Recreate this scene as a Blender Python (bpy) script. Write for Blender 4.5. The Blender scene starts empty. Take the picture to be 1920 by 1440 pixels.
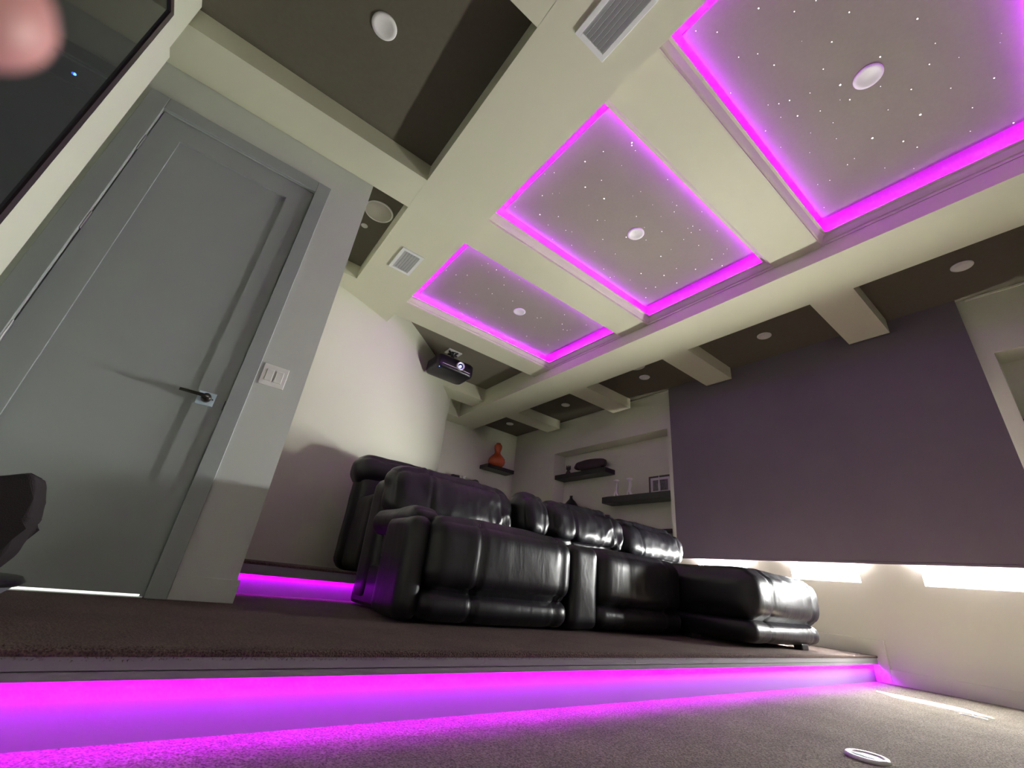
import bpy, bmesh, math, random
from mathutils import Vector, Matrix, noise
random.seed(7)
COL = bpy.context.scene.collection
# ---------------------------------------------------------------- camera model
F = 795.56
RC = Matrix(((0.78790802, -0.60690365, 0.10425408),
             (-0.33448184, -0.27964373, 0.89995627),
             (-0.51703275, -0.74395385, -0.42333179)))      # world -> camera
CAM = Vector((0, 0, .385))
def ray(u, v): return RC.transposed() @ Vector(((u-960)/F, (720-v)/F, -1))
def on(u, v, ax, val):
    d = ray(u, v); return CAM + d*((val-CAM[ax])/d[ax])
def campt(u, v, dep): return CAM + ray(u, v)*dep

# ---------------------------------------------------------------- materials
def mat(name, col, rough=.6, metal=0, bump=0, bscale=60, var=0, vscale=4, spec=.5, coat=0, emit=None, estr=0, sss=0, detail=4, sheen=0):
    m = bpy.data.materials.new(name); m.use_nodes = True
    nt = m.node_tree; b = nt.nodes['Principled BSDF']
    b.inputs['Base Color'].default_value = (*col, 1)
    b.inputs['Roughness'].default_value = rough
    b.inputs['Metallic'].default_value = metal
    b.inputs['Specular IOR Level'].default_value = spec
    b.inputs['Coat Weight'].default_value = coat
    if sheen: b.inputs['Sheen Weight'].default_value = sheen
    if sss:
        b.inputs['Subsurface Weight'].default_value = sss
        b.inputs['Subsurface Radius'].default_value = (.01, .004, .002); b.inputs['Subsurface Scale'].default_value = .5
    if emit:
        b.inputs['Emission Color'].default_value = (*emit, 1); b.inputs['Emission Strength'].default_value = estr
    tc = nt.nodes.new('ShaderNodeTexCoord')
    if var:
        n = nt.nodes.new('ShaderNodeTexNoise'); n.inputs['Scale'].default_value = vscale; n.inputs['Detail'].default_value = detail
        nt.links.new(tc.outputs['Object'], n.inputs['Vector'])
        mx = nt.nodes.new('ShaderNodeMix'); mx.data_type = 'RGBA'
        mx.inputs['A'].default_value = (*[c*(1-var) for c in col], 1); mx.inputs['B'].default_value = (*[min(1, c*(1+var)) for c in col], 1)
        nt.links.new(n.outputs['Fac'], mx.inputs['Factor']); nt.links.new(mx.outputs['Result'], b.inputs['Base Color'])
    if bump:
        n = nt.nodes.new('ShaderNodeTexNoise'); n.inputs['Scale'].default_value = bscale; n.inputs['Detail'].default_value = detail
        nt.links.new(tc.outputs['Object'], n.inputs['Vector'])
        bp = nt.nodes.new('ShaderNodeBump'); bp.inputs['Strength'].default_value = bump; bp.inputs['Distance'].default_value = .01
        nt.links.new(n.outputs['Fac'], bp.inputs['Height']); nt.links.new(bp.outputs['Normal'], b.inputs['Normal'])
    return m
def glow(name, col, s):
    m = bpy.data.materials.new(name); m.use_nodes = True; nt = m.node_tree; nt.nodes.clear()
    e = nt.nodes.new('ShaderNodeEmission'); e.inputs['Color'].default_value = (*col, 1); e.inputs['Strength'].default_value = s
    o = nt.nodes.new('ShaderNodeOutputMaterial'); nt.links.new(e.outputs[0], o.inputs[0]); return m
def carpet_mat(name, c0, c1, bs=190, bstr=.9):
    m = bpy.data.materials.new(name); m.use_nodes = True; nt = m.node_tree; b = nt.nodes['Principled BSDF']
    b.inputs['Roughness'].default_value = 1; b.inputs['Specular IOR Level'].default_value = .1; b.inputs['Sheen Weight'].default_value = .15
    tc = nt.nodes.new('ShaderNodeTexCoord')
    v = nt.nodes.new('ShaderNodeTexVoronoi'); v.inputs['Scale'].default_value = bs; v.inputs['Randomness'].default_value = 1
    n = nt.nodes.new('ShaderNodeTexNoise'); n.inputs['Scale'].default_value = bs*.55; n.inputs['Detail'].default_value = 5; n.inputs['Roughness'].default_value = .65
    for t in (v, n): nt.links.new(tc.outputs['Object'], t.inputs['Vector'])
    n2 = nt.nodes.new('ShaderNodeTexNoise'); n2.inputs['Scale'].default_value = 5; n2.inputs['Detail'].default_value = 6; nt.links.new(tc.outputs['Object'], n2.inputs['Vector'])
    ad = nt.nodes.new('ShaderNodeMath'); ad.operation = 'ADD'; nt.links.new(n.outputs['Fac'], ad.inputs[0])
    sc = nt.nodes.new('ShaderNodeMath'); sc.operation = 'MULTIPLY'; sc.inputs[1].default_value = .6; nt.links.new(v.outputs['Distance'], sc.inputs[0]); nt.links.new(sc.outputs[0], ad.inputs[1])
    rp = nt.nodes.new('ShaderNodeValToRGB'); rp.color_ramp.elements[0].position = .45; rp.color_ramp.elements[1].position = 1.0
    rp.color_ramp.elements[0].color = (*c0, 1); rp.color_ramp.elements[1].color = (*c1, 1)
    nt.links.new(ad.outputs[0], rp.inputs['Fac'])
    mx = nt.nodes.new('ShaderNodeMix'); mx.data_type = 'RGBA'; mx.blend_type = 'MULTIPLY'; mx.inputs['Factor'].default_value = .5
    r2 = nt.nodes.new('ShaderNodeValToRGB'); r2.color_ramp.elements[0].position = .35; r2.color_ramp.elements[1].position = .65; r2.color_ramp.elements[0].color = (.6, .6, .6, 1)
    nt.links.new(n2.outputs['Fac'], r2.inputs['Fac'])
    nt.links.new(rp.outputs['Color'], mx.inputs['A']); nt.links.new(r2.outputs['Color'], mx.inputs['B']); nt.links.new(mx.outputs['Result'], b.inputs['Base Color'])
    bp = nt.nodes.new('ShaderNodeBump'); bp.inputs['Strength'].default_value = bstr; bp.inputs['Distance'].default_value = .016
    nt.links.new(ad.outputs[0], bp.inputs['Height']); nt.links.new(bp.outputs['Normal'], b.inputs['Normal'])
    return m
CREAM = mat('cream_paint', (.62, .625, .48), .7, bump=.05, bscale=220)
WALLP = mat('wall_paint', (.60, .615, .50), .7, bump=.05, bscale=220)
GREY = mat('grey_paint', (.335, .37, .37), .5, bump=.03, bscale=260)
GREYW = mat('grey_wall_paint', (.57, .60, .57), .6, bump=.05, bscale=240)
NOSE = mat('riser_paint', (.235, .235, .24), .55, bump=.03, bscale=200)
DARKC = mat('dark_ceiling', (.115, .105, .075), .9, bump=.1, bscale=300, var=.1, vscale=40)
STARC = mat('star_fabric', (.30, .275, .23), .95, bump=.15, bscale=400, var=.06, vscale=60)
SHADE = mat('shade_fabric', (.17, .142, .175), .9, bump=.12, bscale=500, var=.08, vscale=3)
CARP = carpet_mat('taupe_carpet', (.05, .038, .03), (.40, .335, .26))
CARPD = carpet_mat('brown_carpet', (.05, .030, .027), (.19, .125, .10), 210)
WHITE = mat('white_plastic', (.78, .78, .76), .4)
WMET = mat('white_metal', (.72, .74, .74), .35, bump=.03)
SLAT = mat('vent_slat', (.55, .58, .6), .4)
DARKV = mat('painted_vent_shade', (.03, .03, .03), .9)  # near-black colour painting the shade behind the vent slats
LENS = mat('downlight_lens', (.70, .66, .58), .5)
BLACKP = mat('black_plastic', (.012, .011, .014), .3, bump=.02)
BLACKW = mat('black_wood', (.012, .011, .012), .35, bump=.05, bscale=60)
GLASSB = mat('black_glass', (.012, .014, .014), .06, spec=.6)
BEZEL = mat('bezel', (.03, .018, .024), .35)
STEEL = mat('satin_nickel', (.62, .63, .64), .3, metal=1)
PLATE = mat('chrome_plate', (.62, .78, .90), .35, metal=.2)
SILVER = mat('silver', (.85, .82, .85), .35, metal=.35)
BRONZE = mat('dark_bronze', (.02, .016, .012), .4, metal=.4)
ORANGE = mat('orange_lacquer', (.50, .085, .02), .2, coat=.6, var=.3, vscale=9)
DWOOD = mat('dark_carved_wood', (.035, .022, .022), .6, bump=.4, bscale=50)
PAPER = mat('paper_mat', (.62, .58, .62), .8)
SKIN = mat('skin', (.56, .27, .25), .5, bump=.06, bscale=900, sss=.25, var=.06, vscale=200)
NAIL = mat('nail', (.8, .5, .46), .25, coat=.4)
LED = glow('led_magenta', (.52, .0, 1.0), 175)
LED2 = glow('led_magenta_soft', (.56, .0, 1.0), 75)
LEDC = glow('led_cove', (.50, .0, 1.0), 58)
STAR = glow('star_point', (1, .97, .95), 5)
BLUE = glow('blue_indicator', (.05, .15, 1), 6)
PLENS = glow('projector_beam', (.5, .6, 1), 14)
THREAD = mat('thread', (.3, .25, .3), .8)
def leather_mat():
    m = mat('black_leather', (.010, .009, .013), .33, spec=.5)
    nt = m.node_tree; b = nt.nodes['Principled BSDF']
    tc = nt.nodes.new('ShaderNodeTexCoord')
    mp = nt.nodes.new('ShaderNodeMapping'); mp.inputs['Scale'].default_value = (1.6, 1, .55); nt.links.new(tc.outputs['Object'], mp.inputs['Vector'])
    n1 = nt.nodes.new('ShaderNodeTexNoise'); n1.inputs['Scale'].default_value = 5.5; n1.inputs['Detail'].default_value = 3; n1.inputs['Distortion'].default_value = .3; nt.links.new(mp.outputs['Vector'], n1.inputs['Vector'])
    n2 = nt.nodes.new('ShaderNodeTexVoronoi'); n2.inputs['Scale'].default_value = 420; nt.links.new(tc.outputs['Object'], n2.inputs['Vector'])
    b1 = nt.nodes.new('ShaderNodeBump'); b1.inputs['Strength'].default_value = .22; b1.inputs['Distance'].default_value = .03; nt.links.new(n1.outputs['Fac'], b1.inputs['Height'])
    b2 = nt.nodes.new('ShaderNodeBump'); b2.inputs['Strength'].default_value = .10; b2.inputs['Distance'].default_value = .002; nt.links.new(n2.outputs['Distance'], b2.inputs['Height'])
    nt.links.new(b1.outputs['Normal'], b2.inputs['Normal']); nt.links.new(b2.outputs['Normal'], b.inputs['Normal'])
    n3 = nt.nodes.new('ShaderNodeTexNoise'); n3.inputs['Scale'].default_value = 6; nt.links.new(tc.outputs['Object'], n3.inputs['Vector'])
    mr = nt.nodes.new('ShaderNodeMapRange'); mr.inputs['To Min'].default_value = .26; mr.inputs['To Max'].default_value = .46; nt.links.new(n3.outputs['Fac'], mr.inputs['Value']); nt.links.new(mr.outputs['Result'], b.inputs['Roughness'])
    return m
LEATH = leather_mat()
SEAM = mat('seam_stitch', (.16, .14, .16), .5)
def pane_mat():
    m = bpy.data.materials.new('window_glass'); m.use_nodes = True; nt = m.node_tree; nt.nodes.clear()
    t = nt.nodes.new('ShaderNodeBsdfTransparent'); g = nt.nodes.new('ShaderNodeBsdfGlossy'); g.inputs['Roughness'].default_value = .02
    x = nt.nodes.new('ShaderNodeMixShader'); x.inputs[0].default_value = .05; o = nt.nodes.new('ShaderNodeOutputMaterial')
    nt.links.new(t.outputs[0], x.inputs[1]); nt.links.new(g.outputs[0], x.inputs[2]); nt.links.new(x.outputs[0], o.inputs[0]); return m
PANE = pane_mat()
CLEAR = mat('clear_glass', (.8, .8, .8), .05); CLEAR.node_tree.nodes['Principled BSDF'].inputs['Transmission Weight'].default_value = .9

# ---------------------------------------------------------------- helpers
def B(): return bmesh.new()
def box(bm, x0, x1, y0, y1, z0, z1):
    vs = [bm.verts.new((x, y, z)) for x in (x0, x1) for y in (y0, y1) for z in (z0, z1)]
    for f in ((0, 1, 3, 2), (4, 6, 7, 5), (0, 4, 5, 1), (2, 3, 7, 6), (0, 2, 6, 4), (1, 5, 7, 3)): bm.faces.new([vs[i] for i in f])
    return bm
def finish(bm, bevel=0, seg=2):
    if bevel: bmesh.ops.bevel(bm, geom=list(bm.edges), offset=bevel, segments=seg, affect='EDGES', profile=.5)
    bmesh.ops.recalc_face_normals(bm, faces=bm.faces)
def obj(name, bm, m, parent=None, bevel=0, smooth=False, seg=2, label=None):
    finish(bm, bevel, seg)
    me = bpy.data.meshes.new(name); bm.to_mesh(me); bm.free(); me.materials.append(m)
    if smooth:
        for p in me.polygons: p.use_smooth = True
    o = bpy.data.objects.new(name, me); COL.objects.link(o)
    if parent: attach(o, parent)
    if label: o['label'] = label
    return o
def world_mat(p):
    m = Matrix.Translation(p.location) @ p.rotation_euler.to_matrix().to_4x4()
    return (world_mat(p.parent) @ p.matrix_parent_inverse @ m) if p.parent else m
def attach(o, p):
    o.parent = p; o.matrix_parent_inverse = world_mat(p).inverted()
def thing(name, label, cat, loc, group=None):
    o = bpy.data.objects.new(name, None); COL.objects.link(o); o.location = loc; o.empty_display_size = .05
    o['label'] = label; o['category'] = cat
    if group: o['group'] = group
    return o
def tag(o, label, cat, group=None):
    o['label'] = label; o['category'] = cat
    if group: o['group'] = group
    return o
def struct(name, bm, m, bevel=0, parent=None, label=None, smooth=False):
    o = obj(name, bm, m, parent, bevel, smooth, 1)
    if not parent: o['kind'] = 'structure'
    if label: o['label'] = label
    return o
def dup(root, loc, label=None, group=None):
    r = root.copy(); COL.objects.link(r); r.location = loc
    if label: r['label'] = label
    if group: r['group'] = group
    for ch in list(root.children):
        c = ch.copy(); COL.objects.link(c); c.parent = r
        for g in list(ch.children):
            d = g.copy(); COL.objects.link(d); d.parent = c
    return r
def frame_of(d):
    d = d.normalized(); a = Vector((0, 0, 1)) if abs(d.z) < .9 else Vector((1, 0, 0))
    u = d.cross(a).normalized(); return u, d.cross(u).normalized()
def tube(bm, pts, r, n=10, caps=True):
    pts = [Vector(p) for p in pts]; rs = r if isinstance(r, (list, tuple)) else [r]*len(pts); rings = []
    u = None
    for i, p in enumerate(pts):
        d = (pts[min(i+1, len(pts)-1)]-pts[max(i-1, 0)]).normalized()
        if u is None: u, w = frame_of(d)
        else:
            u = (u-d*u.dot(d)).normalized(); w = d.cross(u)
        rings.append([bm.verts.new(p+(u*math.cos(2*math.pi*k/n)+w*math.sin(2*math.pi*k/n))*rs[i]) for k in range(n)])
    for a, b in zip(rings, rings[1:]):
        for k in range(n): bm.faces.new((a[k], a[(k+1) % n], b[(k+1) % n], b[k]))
    if caps: bm.faces.new(rings[0][::-1]); bm.faces.new(rings[-1])
    return bm
def lathe(bm, prof, c, axis='z', n=28):
    c = Vector(c); rings = []
    for r, h in prof:
        ring = []
        for k in range(n):
            a = 2*math.pi*k/n; x, y = r*math.cos(a), r*math.sin(a)
            ring.append(bm.verts.new(c+{'z': Vector((x, y, h)), 'x': Vector((h, x, y)), 'y': Vector((x, h, y))}[axis]))
        rings.append(ring)
    for a, b in zip(rings, rings[1:]):
        for k in range(n): bm.faces.new((a[k], a[(k+1) % n], b[(k+1) % n], b[k]))
    if prof[0][0] > 1e-5: bm.faces.new(rings[0])
    if prof[-1][0] > 1e-5: bm.faces.new(rings[-1])
    bmesh.ops.remove_doubles(bm, verts=bm.verts, dist=1e-5)
    return bm
def panel_holes(bm, axis, t0, t1, a0, a1, b0, b1, holes):
    """slab of thickness t0..t1 along axis with rectangular holes; (a,b)=(y,z) for axis x, (x,z) for axis y"""
    As = sorted({a0, a1, *[h[0] for h in holes], *[h[1] for h in holes]}); Bs = sorted({b0, b1, *[h[2] for h in holes], *[h[3] for h in holes]})
    def inside(a, b): return any(h[0] < a < h[1] and h[2] < b < h[3] for h in holes)
    grid = {}
    def v(i, j, k):
        if (i, j, k) not in grid:
            a, b, t = As[i], Bs[j], (t0, t1)[k]
            grid[i, j, k] = bm.verts.new((t, a, b) if axis == 'x' else (a, t, b))
        return grid[i, j, k]
    solid = {(i, j): a0 < (As[i]+As[i+1])/2 < a1 and not inside((As[i]+As[i+1])/2, (Bs[j]+Bs[j+1])/2) for i in range(len(As)-1) for j in range(len(Bs)-1)}
    for (i, j), s in solid.items():
        if not s: continue
        for k in (0, 1): bm.faces.new([v(i, j, k), v(i+1, j, k), v(i+1, j+1, k), v(i, j+1, k)])
        for di, dj, e in ((-1, 0, ((i, j), (i, j+1))), (1, 0, ((i+1, j), (i+1, j+1))), (0, -1, ((i, j), (i+1, j))), (0, 1, ((i, j+1), (i+1, j+1)))):
            if not solid.get((i+di, j+dj), False):
                (p, q), (r, s2) = e; bm.faces.new([v(p, q, 0), v(r, s2, 0), v(r, s2, 1), v(p, q, 1)])
    return bm

# ---------------------------------------------------------------- room shell
XW, YB, XL, P1, P2 = 4.67, 6.34, -.80, .175, .345
DW = 2.443            # door wall plane
ZB, ZX, ZC, ZR = 2.815, 2.93, 2.96, 3.19
YN = -2.6
struct('floor', box(B(), -1.2, 4.9, YN-.1, 1.42, -.1, 0), CARP)
# lower platform
p = struct('platform', box(B(), XL-.02, XW, 1.362, 3.08, -.02, P1-.018), NOSE, label='painted riser of the lower carpeted platform')
struct('carpet', box(B(), XL, XW-.002, 1.322, 3.075, P1-.016, P1), CARPD, .004, parent=p, label='brown carpet on the lower platform')
bm = B(); box(bm, XL, XW-.03, 1.325, 1.375, .134, P1-.014); box(bm, XL, XW-.03, 1.325, 1.333, .118, .136)
struct('nosing', bm, NOSE, 0, parent=p)
p2 = struct('platform', box(B(), .2, XW, 3.06, YB, P1, P2-.018), NOSE, label='painted riser of the upper carpeted platform')
struct('carpet', box(B(), .2, XW-.002, 3.02, YB, P2-.016, P2), CARPD, .004, parent=p2, label='brown carpet on the upper platform')
bm = B(); box(bm, .2, XW-.03, 3.023, 3.07, P2-.052, P2-.014); box(bm, .2, XW-.03, 3.023, 3.031, P2-.068, P2-.05)
struct('nosing', bm, NOSE, 0, parent=p2)
def fringe(x0, x1, y, z0, z1, n, parent):
    bm = B()
    for _ in range(n):
        x = random.uniform(x0, x1); yy = y+random.uniform(-.001, .012); h = random.uniform(.3, 1)
        zb = random.uniform(z0, z1); a = Vector((x, yy, zb)); d = Vector((random.uniform(-.004, .004), -random.uniform(.002, .007), random.uniform(-.004, .006)))
        w = Vector((.0012, 0, 0)); vs = [bm.verts.new(q) for q in (a-w, a+w, a+d*h*1.3)]; bm.faces.new(vs)
    o = obj('carpet_pile', bm, CARPD, parent); o['kind'] = 'stuff'; o['label'] = 'fuzzy cut edge of the brown carpet'
fringe(XL, XW-.03, 1.324, .154, .178, 24000, p)
fringe(.3, 2.2, 3.021, .326, .348, 1500, p2)
bm = B()
for (x, s) in ((.93, 1), (1.70, -1), (2.28, 1), (.06, -1)):
    tube(bm, [(x, 1.322, .162), (x+.006*s, 1.318, .152), (x+.002*s, 1.32, .143), (x-.008, 1.319, .141)], .0007, 5)
obj('loose_thread', bm, THREAD, p, label='loose carpet threads hanging over the edge')
# LED strips under the nosings
def led_box(bm, *a): return box(bm, *a)
o = obj('led_strip', led_box(B(), XL+.01, XW-.045, 1.338, 1.350, .1275, .1335), LED); tag(o, 'magenta LED strip under the front edge of the lower platform', 'led strip', 'magenta step lights')
o = obj('led_strip', led_box(B(), .32, XW-.045, 3.036, 3.048, .2865, .2925), LED2); tag(o, 'magenta LED strip under the edge of the upper platform behind the sofa', 'led strip', 'magenta step lights')

# door wall (y = DW)
dx0, dx1, dz1 = -.790, -.003, 2.497
struct('wall_back_left', panel_holes(B(), 'y', DW, DW+.12, -1.3, .312, 0, 3.2, [(dx0-.006, dx1+.006, -.01, dz1+.006)]), GREYW)
struct('wall_alcove', box(B(), .20, .312, DW+.12, 3.85, 0, 3.2), WALLP)
# casing
bm = B(); box(bm, dx1+.004, .078, DW-.018, DW-.001, P1, 2.585); box(bm, dx0-.088, dx0-.004, DW-.018, DW-.001, P1, 2.585); box(bm, dx0-.004, dx1+.004, DW-.018, DW-.001, dz1+.004, 2.585)
struct('trim_door', bm, GREY, .002)
bm = B(); box(bm, dx1-.012, dx1+.0059, DW+.048, DW+.09, P1+.002, dz1+.005); box(bm, dx0-.0059, dx0+.012, DW+.048, DW+.09, P1+.002, dz1+.005); box(bm, dx0+.012, dx1-.012, DW+.048, DW+.09, dz1-.012, dz1+.0059)
struct('trim_door_stop', bm, GREY)
d = struct('door_1', panel_holes(B(), 'y', DW+.006, DW+.046, dx0, dx1, .188, dz1, [(-.672, -.127, .40, 2.366)]), GREY, 0, label='grey shaker door with one recessed panel')
obj('door_panel', box(B(), -.675, -.124, DW+.018, DW+.03, .397, 2.369), GREY, d)
for hz in (2.235, 1.69, 1.085, .55):
    h = obj('hinge', box(B(), dx0-.012, dx0+.002, DW-.001, DW+.004, hz-.05, hz+.05), STEEL, d)
    obj('hinge_pin', tube(B(), [(dx0-.004, DW-.006, hz-.052), (dx0-.004, DW-.006, hz+.052)], .006), STEEL, h)
obj('handle_plate', box(B(), -.118, -.045, DW-.003, DW+.0065, 1.003, 1.068), PLATE, d, .0015, label='square pale blue chrome handle plate')
bm = B(); lathe(bm, [(.0, -.034), (.018, -.034), (.021, -.02), (.021, .0)], (-.082, DW-.003, 1.036), 'y')
obj('handle_neck', bm, BRONZE, d, smooth=True)
bm = B(); tube(bm, [(-.074, DW-.043, 1.036), (-.1, DW-.047, 1.037), (-.19, DW-.047, 1.037)], [.0095, .0085, .007], 12)
obj('handle', bm, BRONZE, d, smooth=True, label='dark lever handle')
bm = B(); lathe(bm, [(0, -.004), (.003, -.004), (.003, 0)], (-.055, DW-.003, 1.036), 'y'); obj('keyhole', bm, BLACKP, d)
obj('latch', box(B(), -.004, -.0005, DW+.0, DW+.02, 1.0, 1.05), BLACKP, d)
struct('trim_threshold', box(B(), dx0, dx1, DW+.0, DW+.2, P1-.004, P1+.002), WHITE)
struct('wall_hall', box(B(), -1.3, .19, DW+.75, DW+.8, 0, 3), WHITE)
struct('baseboard_left', box(B(), .079, .324, DW-.012, DW-.0005, P1, P1+.095), GREYW, .002)
# switch plate
t = thing('light_switch', 'white double rocker switch plate on the grey wall beside the door', 'light switch', (.156, DW, 1.245))
obj('plate', box(B(), .096, .217, DW-.006, DW-.0005, 1.186, 1.304), WHITE, t, .002)
for cx in (.133, .180): obj('rocker', box(B(), cx-.017, cx+.017, DW-.010, DW-.005, 1.212, 1.278), WHITE, t, .0015)

# left wall with the dark display
bm = B(); box(bm, XL-.4, XL, YN, 2.165, 0, 2.58); box(bm, XL-.4, XL, YN, 2.11, 2.58, 3.2)
struct('wall_left', bm, WALLP)
struct('wall_recess', box(B(), -1.4, -1.2, 2.0, 2.6, 0, 3.2), WALLP)
t = thing('wall_display', 'large black glass display with dark brown bezel on the left wall', 'display', (XL, 1.2, 1.15))
obj('bezel', panel_holes(B(), 'x', XL+.001, XL+.022, -.35, 1.908, 1.02, 2.562, [(-.32, 1.874, 1.05, 2.53)]), BEZEL, t)
obj('screen', box(B(), XL+.001, XL+.014, -.322, 1.876, 1.048, 2.532), GLASSB, t)
q = on(140, 139, 0, XL+.016); bm = B(); bmesh.ops.create_icosphere(bm, subdivisions=2, radius=.0045, matrix=Matrix.Translation(q)); obj('indicator_light', bm, BLUE, t, smooth=True)
struct('wall_front', box(B(), -1.2, 4.95, YN-.12, YN, 0, 3.2), WALLP)
struct('wall_rear', box(B(), .2, 4.95, YB, YB+.12, 0, 3.2), WALLP)

# curved wall
cp = [(.25, 3.74), (.617, 3.86), (1.127, 4.105), (1.456, 4.35), (2.08, 4.90), (2.50, 5.34), (2.80, 5.72), (3.00, 6.10), (3.09, 6.345)]
def cr(P, n=8):
    out = []
    for i in range(len(P)-1):
        p0 = Vector(P[max(i-1, 0)]); p1 = Vector(P[i]); p2_ = Vector(P[i+1]); p3 = Vector(P[min(i+2, len(P)-1)])
        for k in range(n):
            s = k/n; out.append(.5*((2*p1)+(-p0+p2_)*s+(2*p0-5*p1+4*p2_-p3)*s*s+(-p0+3*p1-3*p2_+p3)*s**3))
    out.append(Vector(P[-1])); return out
def ribbon(bm, pts, off0, off1, z0, z1):
    V = []
    for i, q in enumerate(pts):
        d = (pts[min(i+1, len(pts)-1)]-pts[max(i-1, 0)]).normalized(); nrm = Vector((d.y, -d.x))
        V.append([bm.verts.new((*(q+nrm*o_), z)) for o_ in (off0, off1) for z in (z0, z1)])
    for a, b in zip(V, V[1:]):
        for f in ((0, 1), (1, 3), (3, 2), (2, 0)): bm.faces.new((a[f[0]], a[f[1]], b[f[1]], b[f[0]]))
    for e in (V[0], V[-1]): bm.faces.new((e[0], e[1], e[3], e[2]))
    return bm
cpts = cr(cp)
struct('wall_curved', ribbon(B(), cpts, 0, -.1, .1, 3.2), WALLP, smooth=False)
struct('baseboard_curved', ribbon(B(), cpts, .014, 0, P2, P2+.115), WALLP)

# window wall: three windows under the shade, a niche on each side
wins = [(.405, .925), (1.325, 1.845), (2.245, 2.765)]
NZ0, NZ1 = .83, 2.43
bm = panel_holes(B(), 'x', XW, XW+.10, YN, YB, 0, 3.2, [(a, b, .695, 2.35) for a, b in wins]+[(3.065, 5.225, NZ0, NZ1), (-2.05, .115, NZ0, NZ1)])
struct('wall_right', bm, WALLP)
for y0, y1 in ((3.065, 5.225), (-2.05, .115)):
    bm = B(); box(bm, XW+.25, XW+.3, y0-.05, y1+.05, NZ0-.05, NZ1+.05)
    box(bm, XW+.1, XW+.25, y0-.05, y0, NZ0-.05, NZ1+.05); box(bm, XW+.1, XW+.25, y1, y1+.05, NZ0-.05, NZ1+.05)
    box(bm, XW+.1, XW+.25, y0, y1, NZ1, NZ1+.05); box(bm, XW+.1, XW+.25, y0, y1, NZ0-.05, NZ0)
    struct('wall_niche', bm, WALLP)
for i, (a, b) in enumerate(wins):
    w = struct('window_%d' % (i+1), panel_holes(B(), 'x', XW+.05, XW+.09, a, b, .695, 2.35, [(a+.02, b-.02, .712, 2.33)]), WMET, 0, label='white framed window behind the lowered shade')
    obj('pane', box(B(), XW+.068, XW+.072, a+.02, b-.02, .712, 2.33), PANE, w)
bm = B(); box(bm, XW-.016, XW-.0005, YN, 1.262, 0, .097); struct('baseboard_right', bm, WALLP, .002)
bm = B(); box(bm, XW-.016, XW-.0005, 1.262, YB, 0, .286); struct('baseboard_step', bm, WALLP, .002)
# shade
t = thing('roller_shade', 'wide dark plum blackout roller shade lowered over the windows', 'roller shade', (XW-.04, 1.59, .845))
bm = B()
ys = [.205+(2.985-.205)*i/60 for i in range(61)]; zs = [.855+(2.9595-.855)*i/30 for i in range(31)]
for side, x in ((0, XW-.045), (1, XW-.0435)):
    g = [[bm.verts.new((x+.0016*noise.noise(Vector((y*1.3, z*1.1, 3)))*3, y, z)) for z in zs] for y in ys]
    for i in range(60):
        for j in range(30): bm.faces.new((g[i][j], g[i+1][j], g[i+1][j+1], g[i][j+1]))
obj('fabric', bm, SHADE, t, smooth=True)
obj('bottom_bar', box(B(), XW-.05, XW-.038, .205, 2.985, .838, .858), SHADE, t, .003)

# ---------------------------------------------------------------- ceiling
bm = B()
box(bm, -1.3, .60, YN, 4.3, ZC, 3.1); box(bm, 3.66, XW+.1, YN, YB+.1, ZC, 3.1)
box(bm, 1.07, 3.19, YN, -.86, ZC, 3.1)
struct('ceiling', bm, DARKC)
struct('ceiling_bay', box(B(), 1.07, 3.19, 4.05, YB+.1, 3.10, 3.25), mat('lit_bay_ceiling', (.20, .18, .135), .9, bump=.1, bscale=300))  # dark ceiling tone made lighter, painting in the stronger light of this bay
struct('ceiling_recess', box(B(), 1.0, 3.3, -.9, 4.1, ZR, ZR+.06), CREAM)
struct('roof_slab', box(B(), -1.4, 5.0, YN-.2, YB+.2, 3.26, 3.34), GREYW)
struct('beam_long', box(B(), .58, 1.09, YN, 4.20, ZB, 3.22), CREAM)
struct('beam_long', box(B(), 3.17, 3.68, YN, YB, ZB, 3.22), CREAM)
for y0, y1 in ((-.87, -.56), (.685, 1.005), (2.24, 2.57), (3.755, 4.06)):
    struct('beam_cross', box(B(), 1.088, 3.172, y0, y1, ZX, 3.22), CREAM)
struct('beam_cross', box(B(), 2.2, 3.172, 5.26, 5.60, 2.90, 3.22), CREAM)
struct('beam_cross', box(B(), 2.9, 3.172, 6.02, YB, ZB+.001, 3.22), CREAM)
for y0 in (-.80, .66, 2.12, 3.58, 5.04): struct('beam_stub', box(B(), 3.678, XW-.09, y0, y0+.31, ZB, 3.0), CREAM)
for y0 in (-.80, .66, 2.13, 3.58): struct('beam_stub', box(B(), -1.3 if y0 > 2 and y0 < 2.2 else XL if y0 < 2.2 else .2, .582, y0, y0+.31, ZB+.001, 3.0), CREAM)
struct('trim_1', box(B(), XW-.012, XW-.0005, 2.99, YB, ZC-.016, ZC-.001), WALLP)
struct('trim_2', box(B(), XW-.012, XW-.0005, YN, .15, ZC-.016, ZC-.001), WALLP)

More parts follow.
